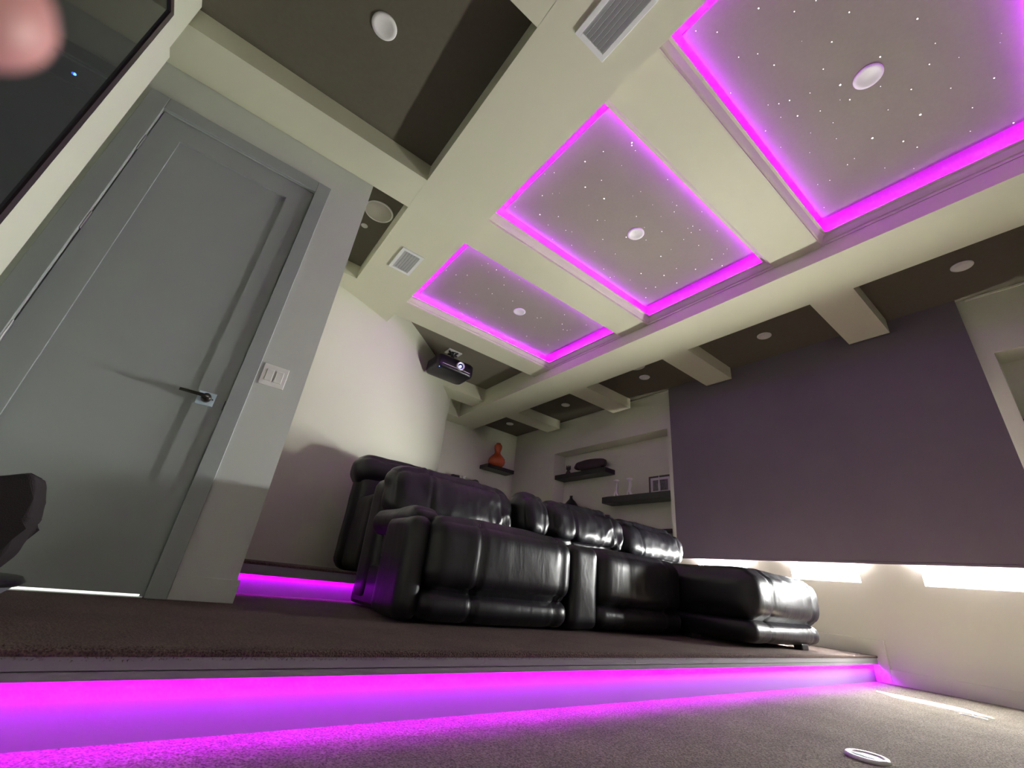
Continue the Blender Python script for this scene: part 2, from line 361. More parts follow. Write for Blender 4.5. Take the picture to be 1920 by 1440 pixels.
# crown + cove + star panels
trays = [(-.56, .685), (1.005, 2.24), (2.57, 3.755)]
PROF = [(0, 2.932), (.007, 2.932), (.007, 2.950), (.018, 2.953), (.030, 2.966), (.045, 2.986), (.062, 2.988), (.062, 3.000), (0, 3.000)]
STARS = []
def add(lst, s, ox, oy):
    v = list(map(float, lst.split()))
    for i in range(0, len(v), 3): STARS.append((ox+v[i]/s, oy+v[i+1]/s, v[i+2]))
add("427 47 3 628 65 2 937 69 2.5 1321 106 3 750 3 2 74 174 2 194 181 2 839 236 2.5 1421 244 1.5 1793 188 1 1786 240 1 1111 320 3 315 322 2 422 303 2 514 366 2.5 791 389 2 1388 362 2 1554 323 1 886 478 4 1752 439 2.5 716 523 1.5 1113 486 1.5 1286 503 2 1508 496 1.5 152 415 2 270 523 2 601 565 2.5 541 583 2 481 590 1.5 885 562 1 940 561 2.5 1156 618 1.5 1630 606 1.5 552 659 1.5 646 652 3 774 624 2 846 690 1.5 1337 645 4 720 748 1.2 466 736 2 865 780 1.5 1067 777 4 1241 795 3 1861 691 2.5 1618 738 1.5 1319 828 2 552 828 1.5 715 858 1.5 966 892 1.5 927 926 1.5 1137 945 1.2 1300 948 1 760 1038 1.5 827 1014 1.5 795 1167 1.2 670 232 .8", 3, 1280, 0)
add("1634 803 4 1634 818 3 1654 847 2 1474 852 2 1371 909 3.5 1577 931 1 1144 979 1 1198 971 1.8 1463 1014 2 1372 1053 3 1684 1078 1.5 1640 1102 1 1130 1100 2 1189 1089 1 1227 1086 .8 1478 1117 4 1392 1155 .8 1751 1152 .8 1862 1137 1.2 1886 1156 2 1873 1192 2 978 1164 1 1117 1207 3 1221 1218 2.2 1441 1239 2 1483 1240 1 1660 1217 2 1798 1217 .8 1163 1265 1.2 1263 1295 1.8 1297 1304 1.2 1705 1279 1 1803 1302 1.8 1602 1334 2.5 1714 1350 1.5 1471 1346 1.8 1188 1345 1 1296 1379 1.5 1855 1403 1 1426 1415 1.2 1541 1428 1.5 1835 1010 1.5", 3, 640, 0)
add("29 1284 1.5 57 1272 1.5 48 1308 1.5 97 1293 2.2 194 1299 1.8 5 1347 1.5 90 1380 1.5 250 1400 1.2 230 1428 1.2 108 1192 1.5", 3, 1280, 0)
add("12 210 3 288 233 2.5 437 150 1.5 250 3 2.5 667 159 2.5 862 38 2.5 985 116 2.2 442 323 1.8 628 329 1.8 185 374 1.8 70 386 1.5 70 498 1.8", 6.4, 1200, 480)
add("1476 73 1.8 1512 120 2 1535 115 1 1625 135 1 590 80 1.5 645 106 1.5 708 108 1.5 872 78 2.5 825 43 1.2 791 52 1 855 22 1.2 828 90 1 915 119 1.5 945 80 1 1000 134 1 915 163 1.5 828 184 1 848 212 1.8 757 216 1 667 205 1.2 1018 199 1.2 964 253 1.2 707 268 1.2 665 266 1 910 297 1 888 345 1 760 345 1.2 1102 348 1.5 1123 347 1.5 1231 246 1.2 1255 330 1.5 1242 383 2 1248 414 1.8 1270 418 1.2 1288 416 1.2 1378 388 1.2 1222 472 1.2 1043 451 1.5 905 403 1 1088 400 .8 1258 523 1 1163 500 1.2 1377 455 .8", 3, 640, 480)
where = ['nearest the camera', 'in the middle', 'nearest the projector']
ZP = 3.045
star_src = None
for ti, (ty0, ty1) in enumerate(trays):
    bm = B(); corners = []
    for ins, z in PROF:
        corners.append([bm.verts.new(q) for q in ((1.09+ins, ty0+ins, z), (3.17-ins, ty0+ins, z), (3.17-ins, ty1-ins, z), (1.09+ins, ty1-ins, z))])
    for a, b in zip(corners, corners[1:]+corners[:1]):
        for k in range(4): bm.faces.new((a[k], a[(k+1) % 4], b[(k+1) % 4], b[k]))
    struct('trim_%d' % (ti+3), bm, CREAM)
    bm = B(); i0, i1 = .040, .052; z0, z1 = 3.001, 3.009
    box(bm, 1.09+i0, 1.09+i1, ty0+i0, ty1-i0, z0, z1); box(bm, 3.17-i1, 3.17-i0, ty0+i0, ty1-i0, z0, z1)
    box(bm, 1.09+i1, 3.17-i1, ty0+i0, ty0+i1, z0, z1); box(bm, 1.09+i1, 3.17-i1, ty1-i1, ty1-i0, z0, z1)
    tag(obj('led_strip', bm, LEDC), 'magenta LED strip glowing around the ceiling tray '+where[ti], 'led strip')
    t = thing('star_panel', 'taupe star ceiling panel with tiny white lights in the tray '+where[ti], 'star panel', (2.13, (ty0+ty1)/2, ZP), 'star ceiling panels')
    px0, px1, py0, py1 = 1.235, 3.025, ty0+.083, ty1-.085
    obj('panel', box(B(), px0, px1, py0, py1, ZP, ZP+.02), STARC, t)
    for hx in (1.4, 2.86):
        for hy in (py0+.15, py1-.15): obj('hanger', box(B(), hx-.02, hx+.02, hy-.02, hy+.02, ZP+.02, ZR+.002), GREYW, t)
    for (u, v, s) in STARS:
        q = on(u, v, 2, ZP)
        if not (px0+.01 < q.x < px1-.01 and py0+.01 < q.y < py1-.01): continue
        if star_src is None:
            bm = B(); bmesh.ops.create_icosphere(bm, subdivisions=1, radius=.001)
            star_src = obj('star_light', bm, STAR); so = star_src
        else:
            so = star_src.copy(); COL.objects.link(so)
        so.parent = t; so.matrix_parent_inverse = Matrix.Identity(4)
        so.location = q-Vector(t.location); k = 1000*.27*s*(q-CAM).length/F+.25; so.scale = (k, k, k*.5)

# downlights
def downlight():
    t = thing('downlight', '', 'ceiling light', (0, 0, 0))
    bm = B(); lathe(bm, [(.040, -.004), (.047, -.008), (.062, -.008), (.066, -.004), (.066, .0)], (0, 0, 0), n=40); obj('trim_ring', bm, WHITE, t, smooth=True)
    bm = B(); lathe(bm, [(0, -.003), (.042, -.004), (.042, .0)], (0, 0, 0), n=40); obj('lens', bm, LENS, t, smooth=True)
    return t
dl = downlight(); first = True
DL = [((-.004, 1.545, ZC), 'white round downlight in the dark ceiling panel above the door'),
      ((2.14, .073, ZP), 'white round downlight in the star panel nearest the camera'),
      ((2.163, 1.61, ZP), 'white round downlight in the middle star panel'),
      ((2.176, 3.149, ZP), 'white round downlight in the star panel nearest the projector'),
      ((4.135, .075, ZC), 'white round downlight above the near end of the shade, first from the camera'),
      ((4.15, 1.54, ZC), 'white round downlight between the two beam stubs over the middle of the shade'),
      ((4.148, 3.01, ZC), 'white round downlight above the seam of shade and shelf niche'),
      ((4.155, 4.47, ZC), 'white round downlight above the shelf niche'),
      ((4.14, 5.88, ZC), 'white round downlight in the far corner panel above the orange vase')]
for loc, lab in DL:
    if first: dl.location = loc; dl['label'] = lab; dl['group'] = 'round ceiling downlights'; first = False
    else: dup(dl, loc, lab, 'round ceiling downlights')
bm = B(); lathe(bm, [(0, -.004), (.024, -.004), (.028, 0)], (.421, 3.03, ZC)); tag(obj('sensor', bm, WHITE, smooth=True), 'tiny round white sensor in the dark ceiling beside the speaker', 'sensor')
def speaker(x, y, lab):
    t = thing('ceiling_speaker', lab, 'speaker', (x, y, ZC), 'ceiling speakers')
    bm = B(); lathe(bm, [(.100, -.003), (.102, -.007), (.110, -.007), (.113, 0)], (x, y, ZC), n=48); obj('rim', bm, WHITE, t, smooth=True)
    bm = B(); lathe(bm, [(0, -.006), (.1, -.005), (.101, 0)], (x, y, ZC), n=48); obj('grille', bm, mat('speaker_grille', (.62, .60, .54), .7, bump=.5, bscale=600), t, smooth=True)
speaker(.458, 2.795, 'round grey ceiling speaker in the dark recess by the door wall')
speaker(3.825, 2.90, 'round pale ceiling speaker mostly hidden behind the long right beam')

# vents in the left long beam
def vent(y0, y1, x0=.731, x1=.925, n=6):
    t = thing('ceiling_vent', '', 'vent', ((x0+x1)/2, y0, ZB))
    f = .026
    bm = B()
    panel = [(x0, x0+f, y0, y1), (x1-f, x1, y0, y1), (x0+f, x1-f, y0, y0+f), (x0+f, x1-f, y1-f, y1)]
    for a, b, c, d_ in panel: box(bm, a, b, c, d_, ZB-.012, ZB-.0005)
    obj('frame', bm, WMET, t, .0015)
    obj('painted_shade', box(B(), x0+f, x1-f, y0+f, y1-f, ZB-.002, ZB-.0005), DARKV, t)  # flat dark sheet on the beam, painted shade in place of a duct opening
    w = (x1-x0-2*f)/n
    for i in range(n):
        cx = x0+f+w*(i+.5); bm = B()
        vs = [bm.verts.new(q) for q in ((cx-w*.42, y0+f, ZB-.003), (cx+w*.36, y0+f, ZB-.011), (cx+w*.42, y0+f, ZB-.0095), (cx-w*.36, y0+f, ZB-.0015),
                                        (cx-w*.42, y1-f, ZB-.003), (cx+w*.36, y1-f, ZB-.011), (cx+w*.42, y1-f, ZB-.0095), (cx-w*.36, y1-f, ZB-.0015))]
        for fc in ((0, 1, 2, 3), (7, 6, 5, 4), (0, 4, 5, 1), (1, 5, 6, 2), (2, 6, 7, 3), (3, 7, 4, 0)): bm.faces.new([vs[k] for k in fc])
        obj('slat', bm, SLAT, t)
    return t
t = vent(2.853, 3.165); t['label'] = 'small white square air vent in the long beam near the curved wall'; t['group'] = 'beam air vents'
t = vent(.30, .865); t['label'] = 'large white rectangular air vent in the long beam, cut by the top of the frame'; t['group'] = 'beam air vents'

# ---------------------------------------------------------------- projector
ax = on(799, 699, 2, 2.70); bx = on(855, 722, 2, 2.70); cx_ = on(886, 709, 2, 2.70)
pxl, pxr, pyr, pyf = ax.x-.025, (bx.x+cx_.x)/2+.015, (ax.y+bx.y)/2, cx_.y-.02
PZ0, PZ1 = 2.685, 2.87
t = thing('projector', 'black ceiling projector with glowing lens in front of the curved wall', 'projector', ((pxl+pxr)/2, (pyr+pyf)/2, 3.1))
bm = B(); n = 24
def rr(x0, x1, y0, y1, r, z, k=6):
    out = []
    for (cx, cy, a0) in ((x1-r, y1-r, 0), (x0+r, y1-r, 90), (x0+r, y0+r, 180), (x1-r, y0+r, 270)):
        for i in range(k+1):
            a = math.radians(a0+90*i/k); out.append((cx+r*math.cos(a), cy+r*math.sin(a), z))
    return out
rings = []
for ins, z in ((.03, PZ0), (.008, PZ0+.012), (0, PZ0+.04), (0, PZ1-.03), (.015, PZ1-.008), (.05, PZ1)):
    rings.append([bm.verts.new(q) for q in rr(pxl+ins, pxr-ins, pyf+ins, pyr-ins, .06, z)])
for a, b in zip(rings, rings[1:]):
    for k in range(len(a)): bm.faces.new((a[k], a[(k+1) % len(a)], b[(k+1) % len(a)], b[k]))
bm.faces.new(rings[0]); bm.faces.new(rings[-1])
obj('housing', bm, BLACKP, t, smooth=True)
lc = on(864, 686.5, 1, pyf-.02); lc.z = min(lc.z, PZ1-.055)
bm = B(); lathe(bm, [(.043, -.001), (.047, -.012), (.051, -.012), (.054, 0), (.054, .05)], lc, 'y', 36); obj('lens_ring', bm, SILVER, t, smooth=True)
bm = B(); lathe(bm, [(0, -.010), (.018, -.006), (.038, 0), (.044, .004)], lc, 'y', 30); ln = obj('lens', bm, mat('lens_glass', (.02, .04, .12), .05, coat=1), t, smooth=True)
bm = B(); bmesh.ops.create_icosphere(bm, subdivisions=2, radius=.014, matrix=Matrix.Translation(lc+Vector((-.008, -.010, -.012)))); obj('lamp', bm, PLENS, ln, smooth=True)
q = on(824, 686.5, 1, pyf-.001); bm = B(); bmesh.ops.create_icosphere(bm, subdivisions=1, radius=.006, matrix=Matrix.Translation((q.x, pyf+.0, min(q.z, PZ1-.04)))); obj('indicator_light', bm, BLUE, t)
bm = B(); tube(bm, [(pxl+.06, pyf-.002, PZ0+.05), (lc.x+.06, pyf-.003, PZ0+.05), (pxr-.06, pyf-.003, PZ0+.045)], .002, 6); obj('accent_line', bm, SILVER, t)
mc = on(850, 661, 2, 3.098)
mx, my = mc.x, mc.y
obj('ceiling_plate', box(B(), mx-.10, mx+.10, my-.07, my+.07, 3.085, 3.0995), WHITE, t, .003, label='white mounting plate')
bm = B(); lathe(bm, [(.05, 3.085), (.05, 3.07), (.024, 3.06), (.024, 2.93), (.05, 2.915), (.06, 2.9)], (mx, my, 0)); obj('mount_pole', bm, BLACKP, t, smooth=True)
for k in range(4):
    a = math.radians(45+90*k); e = Vector((mx+.13*math.cos(a), my+.09*math.sin(a), PZ1-.01))
    bm = B(); tube(bm, [(mx, my, 2.915), (mx+.07*math.cos(a), my+.05*math.sin(a), 2.91), e], .011, 8); obj('mount_arm', bm, BLACKP, t, smooth=True)
for k in range(4):
    a = math.radians(30+90*k); bm = B(); tube(bm, [(mx, my, 3.055), (mx+.09*math.cos(a), my+.07*math.sin(a), 3.078)], .012, 8); obj('plate_arm', bm, BLACKP, t, smooth=True)

# ---------------------------------------------------------------- sofas
def smooth01(t): t = max(0, min(1, t)); return t*t*(3-2*t)
def make_deform(x0, x1, y0, y1, z0, z1, r, puff, wr, seams, shear, seed):
    C = Vector(((x0+x1)/2, (y0+y1)/2, (z0+z1)/2)); H = Vector(((x1-x0)/2, (y1-y0)/2, (z1-z0)/2))
    def f(p):      # p on the unit-cube surface [-1,1]^3
        P = Vector((p[0]*H.x, p[1]*H.y, p[2]*H.z))
        I = Vector([max(-(H[i]-r), min(H[i]-r, P[i])) for i in range(3)])
        d = P-I; nn = d.normalized() if d.length > 1e-9 else Vector((0, -1, 0))
        Q = I+nn*r
        u, w = p[0], p[2]; v = p[1]
        a = puff*((1-u*u)**.6)*((1-w*w)**.6 if abs(nn.y) > .5 else (1-v*v)**.6)
        X = C.x+Q.x
        for s in seams: a -= .012*math.exp(-((X-s)/.011)**2)
        near = max([math.exp(-((X-s)/.09)**2) for s in seams] or [0])+math.exp(-((H.x-abs(Q.x))/.08)**2)
        a += wr*noise.noise(Vector((X*11+seed, Q.z*6+X*2, Q.y*5)))*(.12+1.1*min(1, near))
        a += wr*.8*noise.noise(Vector((X*4+seed, Q.z*3+2, Q.y*4)))
        if wr > .011:
            q_ = Vector((X*9+seed, Q.z*7-X*2.5, Q.y*7)); k_ = min(1, .25+max(0, Q.x/H.x)*.9)
            a += wr*k_*(.5-1.9*abs(noise.noise(q_))**.6)+wr*.5*k_*noise.noise(q_*2.3)
        W = C+Q+nn*a
        W.y += shear*(W.z-z0)
        return W, nn
    return f
def cushion(name, x0, x1, y0, y1, z0, z1, parent, r=.08, puff=.02, wr=.006, seams=(), shear=0, seed=0, res=.022, label=None, seam_arc=(-1, 1)):
    f = make_deform(x0, x1, y0, y1, z0, z1, r, puff, wr, seams, shear, seed)
    n = [max(6, int((b-a)/res)) for a, b in ((x0, x1), (y0, y1), (z0, z1))]
    bm = B(); V = {}
    def vert(i, j, k):
        if (i, j, k) not in V:
            V[i, j, k] = bm.verts.new(f((2*i/n[0]-1, 2*j/n[1]-1, 2*k/n[2]-1))[0])
        return V[i, j, k]
    for i in range(n[0]):
        for j in range(n[1]):
            for k in (0, n[2]): bm.faces.new((vert(i, j, k), vert(i+1, j, k), vert(i+1, j+1, k), vert(i, j+1, k)))
        for k in range(n[2]):
            for j in (0, n[1]): bm.faces.new((vert(i, j, k), vert(i+1, j, k), vert(i+1, j, k+1), vert(i, j, k+1)))
    for j in range(n[1]):
        for k in range(n[2]):
            for i in (0, n[0]): bm.faces.new((vert(i, j, k), vert(i, j+1, k), vert(i, j+1, k+1), vert(i, j, k+1)))
    o = obj(name, bm, LEATH, parent, smooth=True, label=label)
    for s in seams:
        u = (s-(x0+x1)/2)/((x1-x0)/2)
        for du in (-.006, .006):
            pts = []
            for w in [i/20 for i in range(-19, 20)]: pts.append((u, -1, w))
            for v in [i/10 for i in range(-9, 8)]: pts.append((u, v, 1))
            P = []
            for q in pts:
                W, nn = f(q); P.append(W+nn*.001+Vector((du, 0, 0)))
            bm = B(); tube(bm, P, .0012, 5); obj('seam', bm, SEAM, o)
    return o
sofa = thing('sofa', 'black leather reclining sectional sofa on the lower platform', 'sofa', (2.5, 2.3, P1))
obj('base', box(B(), .98, 4.0, 2.05, 2.85, P1+.012, .40), BLACKP, sofa, .02)
# left arm
cushion('armrest', .885, 1.005, 1.96, 2.30, P1+.012, .640, sofa, r=.05, puff=.0, wr=.003, seams=(), seed=3)
cushion('armrest', .905, 1.08, 2.03, 2.60, .57, .69, sofa, r=.06, puff=.012, wr=.008, seed=5)
# seat 1
cushion('footrest', .985, 1.915, 1.905, 2.16, .315, .650, sofa, r=.085, puff=.022, wr=.006, seams=(1.25, 1.80), seed=1)
cushion('lower_roll', .985, 1.905, 1.925, 2.10, .195, .325, sofa, r=.058, puff=.01, wr=.004, seams=(1.25, 1.80), seed=2)
cushion('seat', .99, 1.93, 2.10, 2.62, .40, .665, sofa, r=.09, puff=.03, wr=.008, seed=4)
# console
cushion('console', 1.925, 2.150, 1.93, 2.55, P1+.015, .635, sofa, r=.045, puff=.006, wr=.003, seed=8)
# seat 2
cushion('footrest', 2.165, 3.03, 1.925, 2.16, .315, .640, sofa, r=.08, puff=.018, wr=.006, seams=(2.42, 2.86), seed=11)
cushion('lower_roll', 2.165, 3.03, 1.94, 2.10, .20, .325, sofa, r=.055, puff=.01, wr=.004, seams=(2.42, 2.86), seed=12)
cushion('seat', 2.165, 3.05, 2.10, 2.62, .40, .655, sofa, r=.09, puff=.03, wr=.008, seed=14)
# chaise
cushion('chaise_cushion', 3.06, 4.13, 1.455, 2.62, .325, .645, sofa, r=.115, puff=.02, wr=.007, seams=(3.30, 3.93), seed=21)
cushion('lower_roll', 3.06, 4.07, 1.475, 2.60, .205, .335, sofa, r=.06, puff=.008, wr=.005, seams=(3.30, 3.93), seed=22)
for fx, fy in ((3.83, 1.53), (3.15, 1.95), (3.93, 2.5)):
    obj('foot', box(B(), fx-.05, fx+.05, fy-.03, fy+.03, P1, .215), BLACKP, sofa, .006)
# backs
cushion('back_cushion', .97, 1.955, 2.50, 2.74, .665, 1.005, sofa, r=.115, puff=.03, wr=.012, seams=(1.24, 1.80), shear=.25, seed=31, res=.013)
cushion('back_cushion', 1.965, 2.245, 2.46, 2.72, .700, 1.015, sofa, r=.11, puff=.02, wr=.014, seams=(2.15,), shear=.22, seed=32, res=.013)
cushion('back_cushion', 2.26, 3.10, 2.46, 2.74, .700, 1.015, sofa, r=.12, puff=.03, wr=.018, seams=(2.48, 2.94), shear=.22, seed=33, res=.013)
cushion('back_cushion', 3.11, 4.06, 2.48, 2.74, .690, 1.005, sofa, r=.13, puff=.03, wr=.014, seams=(3.34, 3.90), shear=.22, seed=34, res=.013)
cushion('backrest', .97, 4.05, 2.60, 2.86, P1+.015, .93, sofa, r=.07, puff=.0, wr=.004, shear=.05, seed=35, res=.05)
# second row
s2 = thing('sofa', 'rear row of dark leather seats on the upper platform, peeking past the front sofa', 'sofa', (2.5, 3.6, P2))
for i_, xa in enumerate((1.87, 2.72, 3.57)):
    cushion('headrest', xa, min(4.25, xa+.83), 3.52, 3.76, .90, 1.12, s2, r=.10, puff=.01, wr=.01, seed=45+i_, res=.04)
    cushion('backrest', xa+.02, min(4.23, xa+.81), 3.54, 3.74, P2+.01, .98, s2, r=.07, puff=.01, wr=.005, seed=50+i_, res=.05)
cushion('headrest', 1.02, 1.85, 3.50, 3.76, 1.00, 1.235, s2, r=.10, puff=.02, wr=.012, seed=41)
cushion('backrest', 1.06, 1.84, 3.52, 3.74, P2+.01, 1.10, s2, r=.08, puff=.02, wr=.006, seed=42)
cushion('armrest', 1.09, 1.25, 3.16, 3.66, P2+.005, .90, s2, r=.07, puff=0, wr=.005, seed=43)
cushion('seat', 1.22, 1.82, 3.18, 3.62, P2+.01, .78, s2, r=.08, puff=.02, wr=.005, seed=44)

# ---------------------------------------------------------------- left dark chair (cut by the frame)
ch = thing('swivel_chair', 'dark upholstered swivel chair cut by the left edge of the frame', 'chair', (-.50, 1.75, P1))
def at(u, v, y): return on(u, v, 1, y)
bm = B()
yA = 1.80
out = [(-260, 905), (-90, 897), (0, 892), (45, 886), (60, 886), (67, 897), (63, 935), (56, 970), (50, 978), (38, 988), (22, 1012), (6, 1040), (-40, 1075), (-120, 1092), (-230, 1095)]
fr = [bm.verts.new(at(u, v, yA-.10)) for u, v in out]; bk = [bm.verts.new(at(u, v, yA-.10)+Vector((0, .16, 0))) for u, v in out]
bm.faces.new(fr); bm.faces.new(bk[::-1])
for k in range(len(out)): bm.faces.new((fr[k], fr[(k+1) % len(out)], bk[(k+1) % len(out)], bk[k]))
obj('backrest', bm, mat('chair_fabric', (.018, .013, .015), .9, bump=.3, bscale=300), ch, .012, seg=3)
bc = Vector((-.44, 1.80, 0))
bm = B(); lathe(bm, [(0, .262), (.10, .266), (.165, .262), (.175, .250), (.165, .240), (.06, .238)], bc, n=40); obj('swivel_ring', bm, BLACKP, ch, smooth=True)
bm = B(); lathe(bm, [(.05, .238), (.155, .236), (.120, .20), (.09, P1)], bc, n=40); obj('base', bm, mat('chair_base', (.22, .23, .26), .45), ch, smooth=True, label='grey tapered foot')
bm = B(); lathe(bm, [(.05, .26), (.05, .36)], bc, n=20); obj('pedestal', bm, BLACKP, ch, smooth=True)

# ---------------------------------------------------------------- shelves and ornaments
NX = XW+.25
def shelf(x0, x1, y0, y1, z0, z1, lab): return tag(obj('wall_shelf', box(B(), x0, x1, y0, y1, z0, z1), BLACKW, None, .003), lab, 'shelf', 'black floating shelves')
shelf(4.70, NX, 4.14, 5.224, 2.000, 2.070, 'black floating shelf high in the niche with the carved bowl')
shelf(4.70, NX, 3.066, 4.195, 1.545, 1.630, 'black floating shelf in the niche with the silver candlesticks and framed picture')
shelf(4.70, NX, 3.066, 5.224, 1.155, 1.175, 'thin dark low shelf in the niche just above the sofa back')
shelf(3.92, 4.50, 6.09, YB, 2.150, 2.215, 'black floating shelf on the rear wall holding the orange gourd vase')
shelf(3.15, 4.00, 6.12, YB, 1.75, 1.81, 'black low shelf on the rear wall mostly hidden by the sofa cushions')
shelf(4.70, NX, -.95, .114, 1.80, 1.88, 'black floating shelf in the right hand niche beside the shade')
# orange gourd
g = thing('gourd_vase', 'glossy orange double gourd vase on the rear wall shelf', 'vase', (4.17, 6.2, 2.215))
bm = B(); prof = [(.05, 0), (.095, .012), (.13, .05), (.142, .10), (.132, .15), (.10, .195), (.065, .23), (.048, .262), (.048, .29), (.058, .325), (.066, .36), (.064, .395), (.048, .42), (.038, .43), (.03, .425)]
lathe(bm, [(a*1.08, b) for a, b in prof], (4.17, 6.2, 2.215), n=40); obj('body', bm, ORANGE, g, smooth=True)
bm = B(); lathe(bm, [(.03, .425), (.040, .43), (.040, .442), (.028, .442), (.026, .40)], (4.17, 6.2, 2.215), n=30); obj('rim', bm, ORANGE, g, smooth=True)
# carved bowl
g = thing('carved_bowl', 'long dark carved wooden bowl with curled end on the upper niche shelf', 'bowl', (4.80, 4.52, 2.07))
bm = B(); sec = []
for i in range(25):
    s = i/24; y = 4.80-s*.56
    top = 2.225+.030*math.sin(math.pi*s)**.5; bot = 2.14 if s < .12 else (2.14-(min(s, .24)-.12)/.12*.069 if s < .85 else 2.071+(s-.85)/.15*.06)
    hw = .05+.045*math.sin(math.pi*min(1, s*1.0+.08))
    ring = [bm.verts.new((4.80+hw*math.copysign(abs(math.cos(a))**.6, math.cos(a)), y, (top+bot)/2+(top-bot)/2*math.copysign(abs(math.sin(a))**.6, math.sin(a)))) for a in [2*math.pi*k/16 for k in range(16)]]
    sec.append(ring)
for a, b in zip(sec, sec[1:]):
    for k in range(16): bm.faces.new((a[k], a[(k+1) % 16], b[(k+1) % 16], b[k]))
bm.faces.new(sec[0]); bm.faces.new(sec[-1]); obj('bowl_body', bm, DWOOD, g, smooth=True)
bm = B(); lathe(bm, [(0, -.05), (.035, -.045), (.04, 0), (.035, .045), (0, .05)], (4.80, 4.80, 2.165), 'x', 20); obj('curled_end', bm, DWOOD, g, smooth=True)
# little figurine
g = thing('figurine', 'small dark plant-like figurine at the far end of the upper niche shelf', 'figurine', (4.79, 5.0, 2.07))
bm = B(); lathe(bm, [(.0, 0), (.042, 0), (.045, .02), (.03, .06), (.012, .07), (0, .07)], (4.79, 5.0, 2.07), n=16); obj('pot', bm, DWOOD, g, smooth=True)
for k in range(5):
    a = k*1.257; bm = B(); tube(bm, [(4.79, 5.0, 2.13), (4.79+.02*math.cos(a), 5+.03*math.sin(a), 2.17), (4.79+.025*math.cos(a), 5+.04*math.sin(a), 2.225)], [.008, .016, .004], 8); obj('leaf', bm, DWOOD, g, smooth=True)
# candlesticks
def candlestick(y, lab):
    g = thing('candlestick', lab, 'candlestick', (4.79, y, 1.63), 'twisted silver candlesticks')
    bm = B(); lathe(bm, [(0, 0), (.032, 0), (.034, .006), (.018, .014), (0, .016)], (4.79, y, 1.63), n=20); obj('foot', bm, SILVER, g, smooth=True)
    for ph in (0, math.pi):
        P = []
        for i in range(15):
            s = i/14; w = .034*(1-s)**1.2+.005
            P.append((4.79+w*.6*math.sin(ph+s*3), y+w*math.cos(ph+s*2.2)+.012*math.sin(s*6), 1.64+.20*s))
        bm = B(); tube(bm, P, [.012+.006*math.sin(math.pi*i/14) for i in range(15)], 8); obj('stem', bm, SILVER, g, smooth=True)
    bm = B(); lathe(bm, [(0, .215), (.014, .20), (.034, .225), (.044, .238), (.036, .244), (0, .235)], (4.79, y, 1.63), n=20); obj('cup', bm, SILVER, g, smooth=True)
candlestick(4.00, 'twisted silver candlestick nearer the white dish on the niche shelf'); candlestick(3.775, 'twisted silver candlestick between the other candlestick and the framed picture')
bm = B(); lathe(bm, [(0, 0), (.05, 0), (.075, .012), (.08, .02), (.05, .03), (0, .036)], (4.78, 4.11, 1.63), n=28); tag(obj('dish', bm, WHITE, smooth=True), 'small white covered dish at the far end of the candlestick shelf', 'dish')
# picture frame (leans against the niche back)
g = thing('picture_frame', 'dark framed black and white photograph with white mat on the niche shelf', 'picture frame', (4.86, 3.33, 1.63))
obj('frame', panel_holes(B(), 'x', 4.845, 4.865, 3.16, 3.50, 1.631, 1.875, [(3.182, 3.478, 1.653, 1.853)]), BEZEL, g)
obj('mat_board', panel_holes(B(), 'x', 4.852, 4.856, 3.18, 3.48, 1.651, 1.855, [(3.215, 3.445, 1.680, 1.822)]), PAPER, g)
obj('photograph', box(B(), 4.857, 4.860, 3.18, 3.48, 1.651, 1.855), mat('photo_print', (.13, .12, .13), .4, var=.9, vscale=35), g)
g = thing('figurine', 'slender white figurine standing in front of the framed picture', 'figurine', (4.80, 3.31, 1.63))
bm = B(); lathe(bm, [(0, 0), (.016, 0), (.014, .05), (.016, .1), (.009, .15), (.005, .19), (.003, .24), (0, .245)], (4.80, 3.31, 1.63), n=16); obj('body', bm, PAPER, g, smooth=True)
bm = B(); lathe(bm, [(0, 0), (.12, 0), (.17, .12), (.18, .25), (.155, .38), (.09, .46), (.035, .505), (.026, .53), (.032, .555), (.022, .55)], (4.80, 4.92, 1.175), n=32)
for v in bm.verts: v.co.x = 4.80+(v.co.x-4.80)*.55
tag(obj('vase', bm, BLACKP, smooth=True), 'black flared vase with narrow neck on the low niche shelf', 'vase')
# rear shelf bits
bm = B(); box(bm, 3.33, 3.46, 6.18, 6.24, 1.81, 1.905); tag(obj('ornament_box', bm, BLACKP, None, .004), 'small black box peeking above the first sofa cushion', 'box')
bm = B(); lathe(bm, [(0, 0), (.03, 0), (.012, .02), (.01, .05), (.035, .09), (.04, .11), (.036, .11)], (3.56, 6.22, 1.81), n=20); tag(obj('goblet', bm, WHITE, smooth=True), 'small white goblet beside the black box behind the sofa', 'goblet')
bm = B(); lathe(bm, [(0, 0), (.075, 0), (.078, .02), (.07, .06), (.045, .095), (0, .11)], (3.80, 6.22, 1.81), n=24); tag(obj('dome_ornament', bm, mat('dome', (.2, .18, .17), .3), smooth=True), 'small grey domed ornament on the rear low shelf', 'ornament')

